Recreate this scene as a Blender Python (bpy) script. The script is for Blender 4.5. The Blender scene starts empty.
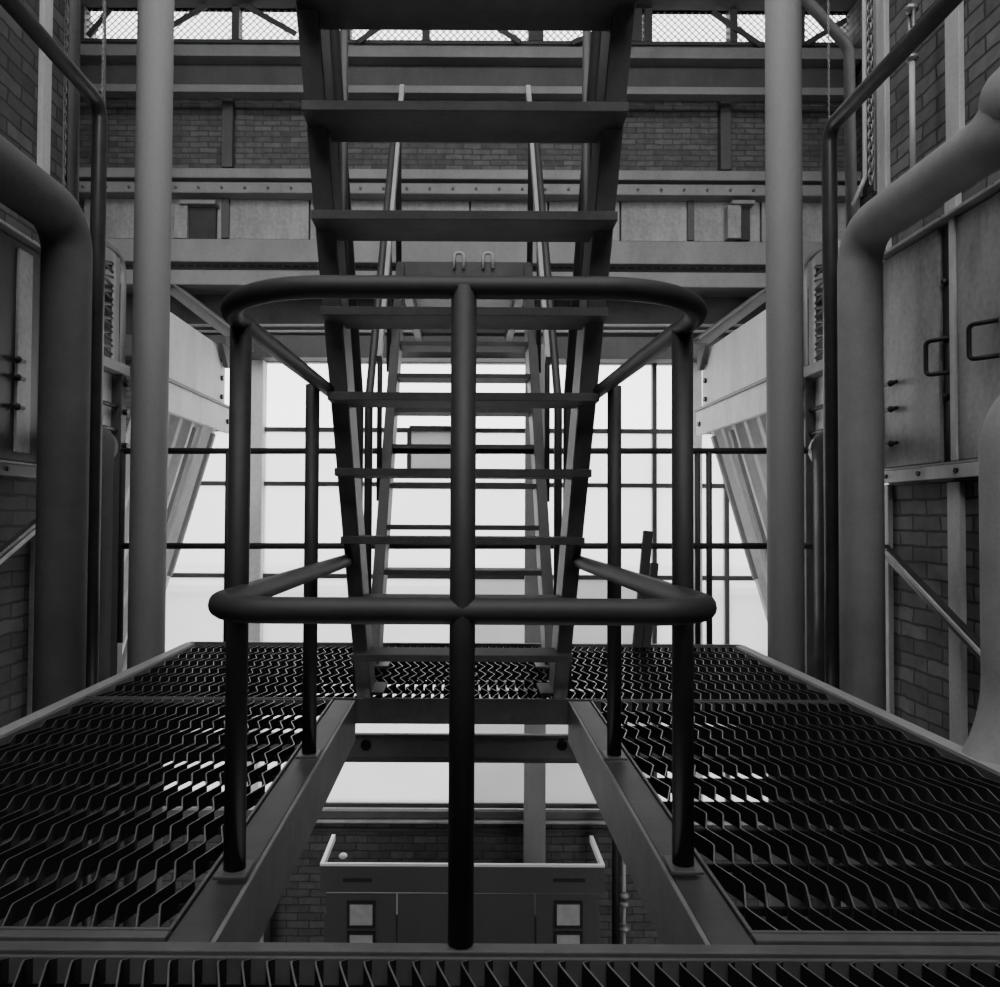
import bpy, bmesh, math, random
from mathutils import Vector as V, Matrix, Euler
random.seed(7)
C = bpy.context.scene.collection
PI = math.pi

# ------------------------------------------------------------------ camera
F, SX, H = 780.0, .037, .68
PITCH, ROLL = math.radians(1.4), math.radians(.3)
SY = (515 - F*math.tan(PITCH) - 493.5)/1000
cd = bpy.data.cameras.new('camera'); cam = bpy.data.objects.new('camera', cd); C.objects.link(cam)
cd.sensor_width = 36; cd.lens = 36*F/1000; cd.shift_x = SX; cd.shift_y = SY; cd.clip_start = .02
_f = V((0, math.cos(PITCH), math.sin(PITCH))); _u = V((0, -math.sin(PITCH), math.cos(PITCH))); _x = V((1, 0, 0))
_X = _x*math.cos(ROLL) + _u*math.sin(ROLL); _U = -_x*math.sin(ROLL) + _u*math.cos(ROLL)
cam.matrix_world = Matrix((( _X.x, _U.x, -_f.x, 0), (_X.y, _U.y, -_f.y, 0), (_X.z, _U.z, -_f.z, H), (0, 0, 0, 1)))
bpy.context.scene.camera = cam

def at(px, py, X=None, Y=None, Z=None):
    """where the sight line of a photo point meets a known wall, floor or frontal plane"""
    d = _f*F/1000 + _X*((px-500)/1000+SX) + _U*((493.5-py)/1000+SY)
    if X is not None: t = X/d.x
    elif Y is not None: t = Y/d.y
    else: t = (Z-H)/d.z
    return V((0, 0, H)) + d*t

# ------------------------------------------------------------------ materials
def nodes(name):
    m = bpy.data.materials.new(name); m.use_nodes = True
    nt = m.node_tree; return m, nt, nt.nodes['Principled BSDF']
def N(nt, t, **kw):
    n = nt.nodes.new(t)
    for k, v in kw.items(): setattr(n, k, v)
    return n
def grey(v): return (v, v, v, 1)
def mat(name, v, rough=.6, metal=0, amt=.35, scale=6, fine=60, bump=.15, streak=0, spec=.4):
    m, nt, b = nodes(name)
    tc = N(nt, 'ShaderNodeTexCoord')
    mp = N(nt, 'ShaderNodeMapping'); nt.links.new(tc.outputs['Object'], mp.inputs[0])
    if streak: mp.inputs['Scale'].default_value = (1, 1, 1/streak)
    n1 = N(nt, 'ShaderNodeTexNoise'); n1.inputs['Scale'].default_value = scale; n1.inputs['Detail'].default_value = 6; n1.inputs['Roughness'].default_value = .65
    n2 = N(nt, 'ShaderNodeTexNoise'); n2.inputs['Scale'].default_value = fine; n2.inputs['Detail'].default_value = 3
    nt.links.new(mp.outputs[0], n1.inputs['Vector']); nt.links.new(tc.outputs['Object'], n2.inputs['Vector'])
    r = N(nt, 'ShaderNodeValToRGB')
    r.color_ramp.elements[0].position = .3; r.color_ramp.elements[0].color = grey(v*(1-amt))
    r.color_ramp.elements[1].position = .7; r.color_ramp.elements[1].color = grey(min(1, v*(1+amt*.6)))
    mx = N(nt, 'ShaderNodeMath', operation='MULTIPLY_ADD'); mx.inputs[1].default_value = .25
    nt.links.new(n2.outputs['Fac'], mx.inputs[0])
    mm = N(nt, 'ShaderNodeMath', operation='MULTIPLY'); mm.inputs[1].default_value = .78
    nt.links.new(n1.outputs['Fac'], mm.inputs[0]); nt.links.new(mm.outputs[0], mx.inputs[2])
    nt.links.new(mx.outputs[0], r.inputs[0]); nt.links.new(r.outputs[0], b.inputs['Base Color'])
    b.inputs['Roughness'].default_value = rough; b.inputs['Metallic'].default_value = metal
    b.inputs['Specular IOR Level'].default_value = spec
    if bump:
        bp = N(nt, 'ShaderNodeBump'); bp.inputs['Strength'].default_value = bump; bp.inputs['Distance'].default_value = .01
        nt.links.new(mx.outputs[0], bp.inputs['Height']); nt.links.new(bp.outputs[0], b.inputs['Normal'])
    return m
def brick(name, a, c, mortar, plane, bw=.21, bh=.07, off=0):
    m, nt, b = nodes(name)
    g = N(nt, 'ShaderNodeTexCoord'); s = N(nt, 'ShaderNodeSeparateXYZ'); nt.links.new(g.outputs['Object'], s.inputs[0])
    cb = N(nt, 'ShaderNodeCombineXYZ')
    nt.links.new(s.outputs['Y' if plane == 'X' else 'X'], cb.inputs[0]); nt.links.new(s.outputs['Z'], cb.inputs[1])
    nj = N(nt, 'ShaderNodeTexNoise'); nj.inputs['Scale'].default_value = 9; nj.inputs['Detail'].default_value = 3; nt.links.new(g.outputs['Object'], nj.inputs['Vector'])
    vm = N(nt, 'ShaderNodeVectorMath', operation='MULTIPLY_ADD'); vm.inputs[1].default_value = (.03, .022, 0)
    nt.links.new(nj.outputs['Color'], vm.inputs[0]); nt.links.new(cb.outputs[0], vm.inputs[2])
    t = N(nt, 'ShaderNodeTexBrick'); nt.links.new(vm.outputs[0], t.inputs['Vector'])
    t.inputs['Scale'].default_value = 1; t.inputs['Brick Width'].default_value = bw; t.inputs['Row Height'].default_value = bh
    t.inputs['Mortar Size'].default_value = .007; t.inputs['Mortar Smooth'].default_value = .3; t.inputs['Bias'].default_value = 0
    t.inputs['Color1'].default_value = grey(a); t.inputs['Color2'].default_value = grey(c); t.inputs['Mortar'].default_value = grey(mortar)
    n = N(nt, 'ShaderNodeTexNoise'); n.inputs['Scale'].default_value = 14; n.inputs['Detail'].default_value = 8
    nt.links.new(g.outputs['Object'], n.inputs['Vector'])
    mr = N(nt, 'ShaderNodeMapRange'); mr.inputs['To Min'].default_value = .45; mr.inputs['To Max'].default_value = 1.5
    nt.links.new(n.outputs['Fac'], mr.inputs[0])
    mu = N(nt, 'ShaderNodeMix', data_type='RGBA', blend_type='MULTIPLY'); mu.inputs['Factor'].default_value = 1
    nt.links.new(t.outputs['Color'], mu.inputs['A']); nt.links.new(mr.outputs[0], mu.inputs['B'])
    nt.links.new(mu.outputs['Result'], b.inputs['Base Color']); b.inputs['Roughness'].default_value = .85
    bp = N(nt, 'ShaderNodeBump'); bp.inputs['Strength'].default_value = .7; bp.inputs['Distance'].default_value = .012; bp.invert = True
    nt.links.new(t.outputs['Fac'], bp.inputs['Height'])
    b2 = N(nt, 'ShaderNodeBump'); b2.inputs['Strength'].default_value = .4; b2.inputs['Distance'].default_value = .01
    nt.links.new(n.outputs['Fac'], b2.inputs['Height']); nt.links.new(bp.outputs[0], b2.inputs['Normal'])
    nt.links.new(b2.outputs[0], b.inputs['Normal'])
    return m
def glass(name, clear, tint, v=.8, scale=1.5):
    """dusty window glass: part see-through, part a pale film of dirt the daylight glows through"""
    m, nt, b = nodes(name); nt.nodes.remove(b); out = nt.nodes['Material Output']
    tr = N(nt, 'ShaderNodeBsdfTransparent'); tr.inputs[0].default_value = grey(tint)
    tl = N(nt, 'ShaderNodeBsdfTranslucent')
    tc = N(nt, 'ShaderNodeTexCoord'); n = N(nt, 'ShaderNodeTexNoise'); n.inputs['Scale'].default_value = scale; n.inputs['Detail'].default_value = 5
    nt.links.new(tc.outputs['Object'], n.inputs['Vector'])
    r = N(nt, 'ShaderNodeValToRGB'); r.color_ramp.elements[0].position = .3; r.color_ramp.elements[0].color = grey(v*.85)
    r.color_ramp.elements[1].position = .7; r.color_ramp.elements[1].color = grey(v)
    nt.links.new(n.outputs['Fac'], r.inputs[0]); nt.links.new(r.outputs[0], tl.inputs[0])
    mx = N(nt, 'ShaderNodeMixShader'); mx.inputs[0].default_value = 1-clear
    nt.links.new(tr.outputs[0], mx.inputs[1]); nt.links.new(tl.outputs[0], mx.inputs[2]); nt.links.new(mx.outputs[0], out.inputs[0])
    return m

M = dict(
 grate=mat('grating_lit_worn_top', .16, .4, .6, .4, 8, 80, .1),  # walked-on bar tops, with the light they catch put into the colour
 gside=mat('grating_shaded_side', .012, .8, 0, .4, 8, 80, .1, spec=.1),  # bar sides darkened in colour to read as shaded
 frame=mat('frame_steel', .085, .5, .25, .4, 5, 50, .15),
 rail=mat('handrail_paint', .022, .6, .0, .4, 9, 70, .1),
 stair=mat('stair_steel', .04, .5, .1, .4, 7, 60, .12),
 stairlight=mat('stair_rail_pale', .33, .5, 0, .35, 6, 60, .12, 3),  # paler tone for the flat rail of the farther flight
 tread=mat('tread_steel', .055, .7, 0, .45, 9, 70, .2),
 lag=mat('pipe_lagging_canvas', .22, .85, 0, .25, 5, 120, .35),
 lagdark=mat('pipe_lagging_dark', .085, .85, 0, .3, 5, 120, .35),  # darker lagging tone for the left side pipes
 column=mat('column_paint', .17, .7, 0, .25, 3, 80, .15, 4),
 dpipe=mat('dark_pipe_paint', .05, .35, .2, .4, 8, 60, .1),
 white=mat('white_sheet_paint', .75, .6, 0, .18, 3, 40, .1, 4),
 plate=mat('pale_plate_paint', .8, .6, 0, .3, 2.5, 30, .12, 4),
 girder=mat('girder_grey_paint', .26, .6, .05, .3, 3, 40, .15, 2),
 gdark=mat('girder_dark_paint', .10, .6, .1, .35, 3, 40, .15, 2),
 panel=mat('rust_stained_panel', .36, .7, 0, .6, 3.2, 30, .15, 3),
 recess=mat('dark_recess', .055, .8, 0, .4, 3, 30, .2),  # dark tone for the recess, backing plates and wall top
 gflange=mat('flange_shaded', .045, .55, .2, .4, 6, 60, .12),  # top flanges of the opening coloured dark, as if shaded
 beamweb=mat('opening_web_lit', .16, .55, .05, .35, 5, 50, .15),  # paler colour stands in for light on the opening's inner faces
 stairedge=mat('stair_flange_lit', .17, .5, .1, .35, 7, 60, .12),  # near flight's lower flanges coloured paler, as if their edges caught light
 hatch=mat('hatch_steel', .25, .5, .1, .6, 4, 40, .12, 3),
 hatchdark=mat('hatch_steel_dark', .05, .5, .2, .4, 4, 40, .12, 3),  # darker hatch tone for the left wall
 strip=mat('flat_bar_paint', .42, .55, 0, .3, 6, 60, .12, 3),
 black=mat('black_iron', .015, .5, .2, .3, 8, 60, .1),
 cab=mat('cabinet_enamel', .06, .55, 0, .15, 3, 40, .05, 3),
 cabrim=mat('cabinet_rim_white', .8, .5, 0, .1, 3, 40, 0),
 cabglass=mat('meter_glass', .42, .2, 0, .25, 9, 30, 0),
 wood=mat('weathered_timber', .025, .75, 0, .4, 12, 90, .2, 6),
 conc=mat('stained_concrete', .12, .9, 0, .4, 2, 40, .2),
 ceil=mat('sooty_ceiling', .10, .9, 0, .3, 2, 30, .1),
 wire=mat('wire_mesh', .12, .5, .4, .2, 6, 40, 0),
 mull=mat('window_steel', .06, .55, .1, .3, 6, 40, .1),
 chain=mat('chain_steel', .25, .4, .6, .3, 20, 80, 0),
 far=mat('pale_building_render', .62, .9, 0, .15, .3, 4, 0),
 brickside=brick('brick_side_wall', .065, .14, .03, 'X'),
 brickleft=brick('brick_left_wall_dark', .035, .08, .018, 'X'),  # darker brick tone for the left wall
 brickfar=brick('brick_far_wall', .09, .15, .075, 'Y', .17, .052),
 bricklow=brick('brick_lower_wall', .06, .10, .035, 'Y'),
 clear=glass('window_glass_clean', .88, .97), dusty=glass('window_glass_dusty', .6, .9, .75), dim=glass('window_glass_dim', .25, .72, .42),
)

# ------------------------------------------------------------------ mesh helpers
class MB:
    def __init__(s): s.v = []; s.f = []; s.sm = []
    def add(s, vs, fs, smooth=False):
        o = len(s.v); s.v += [tuple(v) for v in vs]; s.f += [[i+o for i in f] for f in fs]; s.sm += [smooth]*len(fs); return s
    def box(s, a, b):
        x0, x1 = sorted((a[0], b[0])); y0, y1 = sorted((a[1], b[1])); z0, z1 = sorted((a[2], b[2]))
        vs = [(x, y, z) for z in (z0, z1) for y in (y0, y1) for x in (x0, x1)]
        return s.add(vs, [(0, 2, 3, 1), (4, 5, 7, 6), (0, 1, 5, 4), (2, 6, 7, 3), (0, 4, 6, 2), (1, 3, 7, 5)])
    def bar(s, p, q, w, h, up=(0, 0, 1)):
        """rectangular bar from p to q, w across, h along `up`"""
        p, q, up = V(p), V(q), V(up); d = (q-p).normalized(); sd = d.cross(up).normalized(); u = sd.cross(d).normalized()
        vs = [e+sd*a*w/2+u*c*h/2 for e in (p, q) for a, c in ((-1, -1), (1, -1), (1, 1), (-1, 1))]
        return s.add(vs, [(0, 1, 2, 3), (7, 6, 5, 4), (0, 4, 5, 1), (1, 5, 6, 2), (2, 6, 7, 3), (3, 7, 4, 0)])
    def tube(s, pts, r, n=14, closed=False, caps=True):
        pts = [V(p) for p in pts]; m = len(pts); rs = r if isinstance(r, (list, tuple)) else [r]*m
        T = []
        for i in range(m):
            a = pts[(i-1) % m] if closed or i > 0 else pts[i]; b = pts[(i+1) % m] if closed or i < m-1 else pts[i]
            T.append((b-a).normalized())
        up = V((0, 0, 1)) if abs(T[0].z) < .9 else V((0, 1, 0)); u = (up - T[0]*up.dot(T[0])).normalized(); vs = []
        for i in range(m):
            u = (u - T[i]*u.dot(T[i])).normalized(); w = T[i].cross(u)
            vs += [pts[i] + (u*math.cos(2*PI*k/n) + w*math.sin(2*PI*k/n))*rs[i] for k in range(n)]
        fs = []
        for i in range(m if closed else m-1):
            j = (i+1) % m
            fs += [(i*n+k, i*n+(k+1) % n, j*n+(k+1) % n, j*n+k) for k in range(n)]
        s.add(vs, fs, True)
        if caps and not closed:
            o = len(s.v)-m*n; s.f += [[o+k for k in reversed(range(n))], [o+(m-1)*n+k for k in range(n)]]; s.sm += [False]*2
        return s
    def ball(s, c, r, n=12, sc=(1, 1, 1)):
        c = V(c); vs = []; k2 = n//2
        for i in range(k2+1):
            a = PI*i/k2
            vs += [c+V((math.sin(a)*math.cos(2*PI*k/n)*r*sc[0], math.sin(a)*math.sin(2*PI*k/n)*r*sc[1], math.cos(a)*r*sc[2])) for k in range(n)]
        return s.add(vs, [(i*n+k, (i+1)*n+k, (i+1)*n+(k+1) % n, i*n+(k+1) % n) for i in range(k2) for k in range(n)], True)
    def prism(s, poly, ax, a, b):
        """polygon (two coordinates) pushed along axis ax from a to b"""
        def P(u, v, t): return {'x': (t, u, v), 'y': (u, t, v), 'z': (u, v, t)}[ax]
        n = len(poly); vs = [P(u, v, a) for u, v in poly] + [P(u, v, b) for u, v in poly]
        return s.add(vs, [list(range(n))[::-1], list(range(n, 2*n))] + [(i, (i+1) % n, n+(i+1) % n, n+i) for i in range(n)])
    def build(s, name, m, parent=None, bevel=0, origin=None):
        me = bpy.data.meshes.new(name)
        o = V(origin) if origin is not None else V((0, 0, 0))
        base = V((0, 0, 0)); q = parent
        while q is not None: base = base + V(q.location); q = q.parent
        if parent is not None and origin is None: o = base
        me.from_pydata([tuple(V(v)-o) for v in s.v], [], s.f); me.validate()
        if len(s.sm) == len(me.polygons): me.polygons.foreach_set('use_smooth', s.sm)
        bm = bmesh.new(); bm.from_mesh(me); bmesh.ops.recalc_face_normals(bm, faces=bm.faces); bm.to_mesh(me); bm.free()
        me.materials.append(m if not isinstance(m, str) else M[m])
        ob = bpy.data.objects.new(name, me); C.objects.link(ob)
        if parent is not None:
            ob.parent = parent
            if origin is not None: ob.location = o - base
        else: ob.location = o
        if bevel:
            md = ob.modifiers.new('bevel', 'BEVEL'); md.width = bevel; md.segments = 2; md.limit_method = 'ANGLE'; md.harden_normals = False
        return ob
def fillet(pts, r, n=6):
    pts = [V(p) for p in pts]; out = [pts[0]]; rs = r if isinstance(r, (list, tuple)) else [r]*(len(pts)-2)
    for i in range(1, len(pts)-1):
        a, b, c = pts[i-1], pts[i], pts[i+1]; d1 = (a-b).normalized(); d2 = (c-b).normalized()
        ang = d1.angle(d2)
        if ang > PI-.02: out.append(b); continue
        t = min(rs[i-1]/math.tan(ang/2), (a-b).length*.98, (c-b).length*.98); rr = t*math.tan(ang/2)
        ctr = b + (d1+d2).normalized()*(rr/math.sin(ang/2)); p0 = b+d1*t-ctr; p1 = b+d2*t-ctr
        th = p0.angle(p1); axis = p0.cross(p1).normalized()
        out += [ctr + Matrix.Rotation(th*k/n, 3, axis) @ p0 for k in range(n+1)]
    return out+[pts[-1]]
def tag(o, label=None, cat=None, group=None, kind=None):
    if label: o['label'] = label
    if cat: o['category'] = cat
    if group: o['group'] = group
    if kind: o['kind'] = kind
    return o
def thing(name, label, cat, loc=(0, 0, 0), group=None):
    o = bpy.data.objects.new(name, None); o.empty_display_size = .1; C.objects.link(o); o.location = loc
    return tag(o, label, cat, group)
def struct(name, mb, m, bevel=0, parent=None, **k):
    o = mb.build(name, m, parent, bevel, **k); 
    if parent is None: o['kind'] = 'structure'
    return o
def bolts(name, m, parent, pts, ax, r=.012, l=.012, ball=False):
    first = None
    for p in pts:
        if first is None:
            mb = MB()
            if ball: mb.ball(p, r, 10)
            else: hexnut(mb, p, ax, r, l)
            first = mb.build(name, m, parent, origin=p); p0 = V(p)
        else:
            o = first.copy(); C.objects.link(o); o.parent = parent; o.location = V(first.location)+V(p)-p0
def hexnut(mb, c, ax, r=.012, l=.012):
    c = V(c); poly = [(r*math.cos(PI*k/3), r*math.sin(PI*k/3)) for k in range(6)]
    i = 'xyz'.index(ax); oth = [k for k in range(3) if k != i]
    mb.prism([(c[oth[0]]+u, c[oth[1]]+v) for u, v in poly], ax, c[i]-l, c[i]+l)

# ------------------------------------------------------------------ the room
ZF, ZC = -4.2, 5.42
YW = 7.2                       # window wall
XL, XR = -2.05, 2.05
struct('floor', MB().box((-4, -3, ZF-.2), (4, YW+.4, ZF)), 'conc')
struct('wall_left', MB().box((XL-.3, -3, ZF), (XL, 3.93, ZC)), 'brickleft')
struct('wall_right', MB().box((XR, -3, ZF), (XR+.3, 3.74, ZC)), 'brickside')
struct('wall_far_left', MB().box((-3.9, 3.0, ZF), (-3.6, YW+.3, ZC)), 'brickside')
struct('wall_far_right', MB().box((3.6, 3.0, ZF), (3.9, YW+.3, ZC)), 'brickside')
struct('ceiling', MB().box((-3.9, .9, ZC), (3.9, YW+.06, ZC+.2)), 'ceil')
struct('wall_back_light_block', MB().box((XL-.3, -3.3, ZF), (XR+.3, -3, 3.9)), 'bricklow')  # unseen wall added behind the camera, height set to limit front light

zs = at(463, 809, Y=YW).z      # sill
zt = at(463, 357, Y=YW).z      # head of the large window
WX0, WX1 = -2.95, 2.95
def wallz(py, Y): return at(463, py, Y=Y).z
zb0, zb1 = wallz(92, YW), wallz(45, YW)      # brick top / clerestory sill
zc1 = wallz(2, YW)
struct('wall_lower', MB().box((-3.6, YW, ZF), (3.6, YW+.3, zs-.05)), 'bricklow')
struct('wall_window_left', MB().box((-3.6, YW, zs-.05), (WX0, YW+.3, zt)), 'brickfar')
struct('wall_window_right', MB().box((WX1, YW, zs-.05), (3.6, YW+.3, zt)), 'brickfar')
struct('wall_upper', MB().box((-3.6, YW, zt), (3.6, YW+.3, zb1)), 'brickfar')
struct('wall_top', MB().box((-3.6, YW, zc1), (3.6, YW+.06, ZC)), 'recess')
# sill bands under the large window
struct('trim_1', MB().box((WX0-.2, YW-.06, zs-.065), (WX1+.2, YW-.001, zs)), 'gdark', .005)
struct('trim_2', MB().box((WX0-.2, YW-.09, zs-.10), (WX1+.2, YW-.001, zs-.078)), 'strip', .004)
struct('trim_3', MB().box((WX0-.4, YW-.03, zs-.20), (WX1+.4, YW-.001, zs-.17)), 'recess', .004)

# large window
w1 = bpy.data.objects.new('window_1', None); C.objects.link(w1); w1['kind'] = 'structure'; w1.location = (0, YW, zs)
fr = MB()
for a, b in (((WX0, zs), (WX0+.07, zt)), ((WX1-.07, zs), (WX1, zt)), ((WX0, zt-.05), (WX1, zt)), ((WX0, zs), (WX1, zs+.04))):
    fr.box((a[0], YW+.02, a[1]), (b[0], YW+.12, b[1]))
fr.build('window_frame', 'mull', w1, .004)
vx = [WX0] + [at(p, 500, Y=YW).x for p in (253, 345, 400, 463, 533, 600, 655.5, 694, 728)] + [WX1]
hz = [zt] + [wallz(p, YW) for p in (430, 484.5, 577)] + [zs]
for i in (1, 8):           # two wide pale uprights
    MB().box((vx[i]-(.095 if i == 1 else .06), YW-.06, zs), (vx[i]+(.095 if i == 1 else .06), YW+.1, zt)).build('window_post', 'plate', w1, .008)
for i in (7, 9):
    MB().box((vx[i]-.02, YW+.02, zs), (vx[i]+.02, YW+.09, zt)).build('mullion', 'mull', w1, .003)
for z in hz[1:4]:
    MB().box((WX0+.07, YW+.015, z-.021), (WX1-.07, YW+.075, z+.021)).build('glazing_bar', 'mull', w1, .003)
cols = [0, 1, 4, 5, 7, 8, 9, 10]
for ci in range(len(cols)-1):
    for r in range(4):
        a, b = vx[cols[ci]], vx[cols[ci+1]]
        m = 'clear' if r == 0 else 'dusty'
        if r == 3 and ci in (1, 2, 3): m = 'dim' if ci != 1 else 'dusty'
        MB().box((a+.005, YW+.045, hz[r+1]+.005), (b-.005, YW+.051, hz[r]-.005)).build('pane', m, w1)
# opened grey ventilator leaf
p0 = at(409, 428, Y=YW-.03); p1 = at(470, 471, Y=YW-.03)
MB().box((p0.x, YW+.0, p1.z), (p1.x, YW+.014, p0.z)).build('ventilator', 'dim', w1)
v_ = MB()
for z in (p0.z, p1.z): v_.box((p0.x, YW-.01, z-.025), (p1.x, YW+.014, z+.025))
for x in (p0.x, p1.x): v_.box((x-.02, YW-.01, p1.z), (x+.02, YW+.014, p0.z))
v_.build('ventilator_frame', 'mull', w1, .003)

# clerestory with wire mesh
w2 = bpy.data.objects.new('window_2', None); C.objects.link(w2); w2['kind'] = 'structure'; w2.location = (0, YW, zb1)
fr = MB().box((-3.6, YW-.02, zb1), (3.6, YW+.12, zb1+.035)).box((-3.6, YW-.02, zc1-.03), (3.6, YW+.12, zc1))
fr.build('window_frame', 'gdark', w2, .004)
for p in (82, 146, 236, 322, 347, 426, 536, 634, 648, 733, 800, 866):
    x = at(p, 30, Y=YW).x; w = .035 if p not in (536, 322, 634) else .07
    MB().box((x-w, YW-.03, zb1+.03), (x+w, YW+.1, zc1-.03)).build('mullion', 'gdark', w2, .004)
for (a, b) in (((168, 28), (206, 6)), ((246, 6), (296, 34)), ((358, 42), (396, 16)), ((478, 15), (520, 42)), ((572, 43), (605, 30)), ((712, 12), (762, 46)), ((806, 44), (846, 20)), ((88, 36), (110, 10))):
    MB().bar(at(*a, Y=YW-.05), at(*b, Y=YW-.05), .02, .05).build('brace', 'gdark', w2, .003)
MB().box((-3.55, YW+.08, zb1+.02), (3.55, YW+.085, zc1-.02)).build('pane', 'clear', w2)
wm = MB(); hgt = zc1-zb1-.05; st = .065
k = -3.6-hgt
while k < 3.6:
    for sgn in (0, 1):
        a = k if sgn == 0 else k+hgt; b = k+hgt if sgn == 0 else k
        wm.bar((a, YW+.03, zb1+.03), (b, YW+.03, zc1-.03), .007, .007, (0, 1, 0))
    k += st
wm.build('wire_mesh', 'wire', w2)

# ------------------------------------------------------------------ girders and panels over the window
def beamthing(name, label, cat, y0, y1, Yf, m, depth=.3, x0=-3.55, x1=3.55, bevel=.006, flange=None):
    za, zb = wallz(y1, Yf), wallz(y0, Yf)
    t = thing(name, label, cat, (0, Yf, za))
    MB().box((x0, Yf, za), (x1, min(Yf+depth, YW-.002), zb)).build('web', m, t, bevel)
    return t, za, zb
t, za, zb = beamthing('roof_girder', 'dark plate girder spanning the hall right below the mesh clerestory', 'girder', 47, 88, 7.0, 'gdark')
MB().box((-3.55, 6.86, wallz(57, 6.86)), (3.55, 6.999, wallz(46, 6.86))).build('top_flange', 'girder', t, .005)
MB().box((-3.55, 6.88, wallz(93, 6.88)), (3.55, 6.999, wallz(85.5, 6.88))).build('bottom_flange', 'girder', t, .005)
for p in (228, 725):
    x = at(p, 130, Y=7.15).x
    tag(MB().box((x-.05, 7.12, wallz(168, 7.12)), (x+.05, YW-.002, wallz(93, 7.12))).build('pilaster', 'gdark', None, .005, origin=(x, 7.15, wallz(168, 7.12))),
        'narrow dark upright on the far upper brick, %s' % ('left of the stairs' if p < 400 else 'right of the stairs'), 'upright')
t = thing('crane_rail', 'pale double rail running across the far wall below the brick', 'rail', (0, 6.95, wallz(192, 6.95)))
MB().box((-3.55, 6.9, wallz(179, 6.9)), (3.55, 7.1, wallz(169, 6.9))).build('upper_rail', 'girder', t, .01)
MB().box((-3.55, 6.98, wallz(184, 6.98)), (3.55, 7.18, wallz(179, 6.98))).build('web', 'gdark', t)
MB().box((-3.55, 6.88, wallz(194, 6.88)), (3.55, 7.18, wallz(183, 6.88))).build('lower_rail', 'girder', t, .01)
bolts('bolt', 'gdark', t, [(-3.4+i*.206, 6.88, wallz(189, 6.88)) for i in range(34)], 'y', .014, .015)
# white stained panels
edges = [at(p, 215, Y=7.05).x for p in (84, 160, 226, 310, 392, 470, 548, 620, 691, 760, 868)]
zl, zh = wallz(241, 7.05), wallz(194, 7.05)
side = ['far left, behind the left white column', 'left of the rusty joint and notch', 'right of the rusty joint, left of the stairs', 'behind the left stair stringer', 'first left of centre behind the stairs', 'first right of centre behind the stairs', 'behind the right stair stringer', 'right of the stairs, left of the rusty joint', 'right of the rusty joint beside the notch', 'far right, behind the right white column']
for i in range(10):
    x0, x1 = edges[i]+.008, edges[i+1]-.008
    tag(MB().box((x0, 7.03, zl), (x1, 7.09, zh)).build('wall_panel', 'panel', None, .005, origin=((x0+x1)/2, 7.06, zl)),
        'rust stained white panel below the far crane rail, '+side[i], 'panel', 'white panels on the far wall')
for p, w, l in ((225, .035, 'thin rusty joint strip between pale panels, left of the stairs'), (691, .03, 'thin rusty joint strip between pale panels, right of the stairs')):
    x = at(p, 215, Y=7.0).x
    tag(MB().box((x-w, 7.0, zl), (x+w, 7.029, zh)).build('joint_strip', 'gdark', None, .004, origin=(x, 7.0, zl)), l, 'strip')
for (pa, pb, l) in ((187, 214, 'dark boxed bracket on the pale panels beside the left white column'), (738, 752, 'dark boxed bracket on the pale panels beside the right white column')):
    a, b_ = at(pa, 238, Y=6.93), at(pb, 205, Y=6.93)
    t = thing('beam_bracket', l, 'bracket', ((a.x+b_.x)/2, 6.93, a.z))
    MB().box((a.x, 6.98, a.z), (b_.x, 7.029, b_.z)).build('back_plate', 'recess', t)
    MB().box((a.x-.06, 6.9, b_.z), (b_.x+.02, 7.029, b_.z+.035)).build('cap', 'girder', t, .004)
    xs = a.x if pa > 500 else a.x-.03
    MB().box((xs-.09, 6.93, a.z), (xs+.03, 7.029, b_.z)).build('cheek', 'panel', t, .004)
# riveted beam carrying the panels
t = thing('riveted_beam', 'pale riveted beam with double flange below the stained panels', 'beam', (0, 6.85, wallz(286, 6.85)))
MB().box((-3.55, 6.8, wallz(263, 6.8)), (3.55, 7.029, wallz(240, 6.8))).build('upper_flange', 'girder', t, .008)
MB().box((-3.55, 6.9, wallz(271, 6.9)), (3.55, 7.1, wallz(261, 6.9))).build('web', 'recess', t)
MB().box((-3.55, 6.78, wallz(286, 6.78)), (3.55, 7.1, wallz(271, 6.78))).build('lower_flange', 'girder', t, .008)
bolts('rivet', 'girder', t, [(-3.5+i*.0785, 6.9, wallz(266, 6.9)) for i in range(90)], 'y', .016, .014)
# dark recess, lintel and thin pipes
struct('trim_4', MB().box((-3.58, 7.12, wallz(336, 7.12)), (3.58, YW-.002, wallz(286, 7.12))), 'recess')
struct('trim_5', MB().box((-3.58, 7.0, wallz(358, 7.0)), (3.58, YW-.002, wallz(336, 7.0))), 'gdark', .006)
for py, l in ((325.5, 'thin pale pipe across the window head, upper of two'), (331.5, 'thin pale pipe across the window head, lower of two')):
    tag(MB().tube([at(q, py, Y=7.04) for q in (168, 463, 770)], .014, 10).build('thin_pipe', 'strip', None, origin=(0, 7.04, wallz(py, 7.04))), l, 'pipe')
for a, b_, l in (((172, 288), (240, 340), 'diagonal brace under the riveted beam, left of the stairs'), ((768, 292), (694, 347), 'diagonal brace under the riveted beam, right of the stairs')):
    p, q = at(*a, Y=6.9), at(*b_, Y=6.7)
    t = thing('diagonal_brace', l, 'brace', q)
    MB().bar(p, q, .02, .11).build('web', 'girder', t, .004)
    MB().bar(p+V((0, -.05, .05)), q+V((0, -.05, .05)), .1, .014).build('flange', 'girder', t, .003)
    MB().box(q+V((-.12, -.02, -.1)), q+V((.12, .015, .03))).build('gusset', 'gdark', t, .004)

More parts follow.
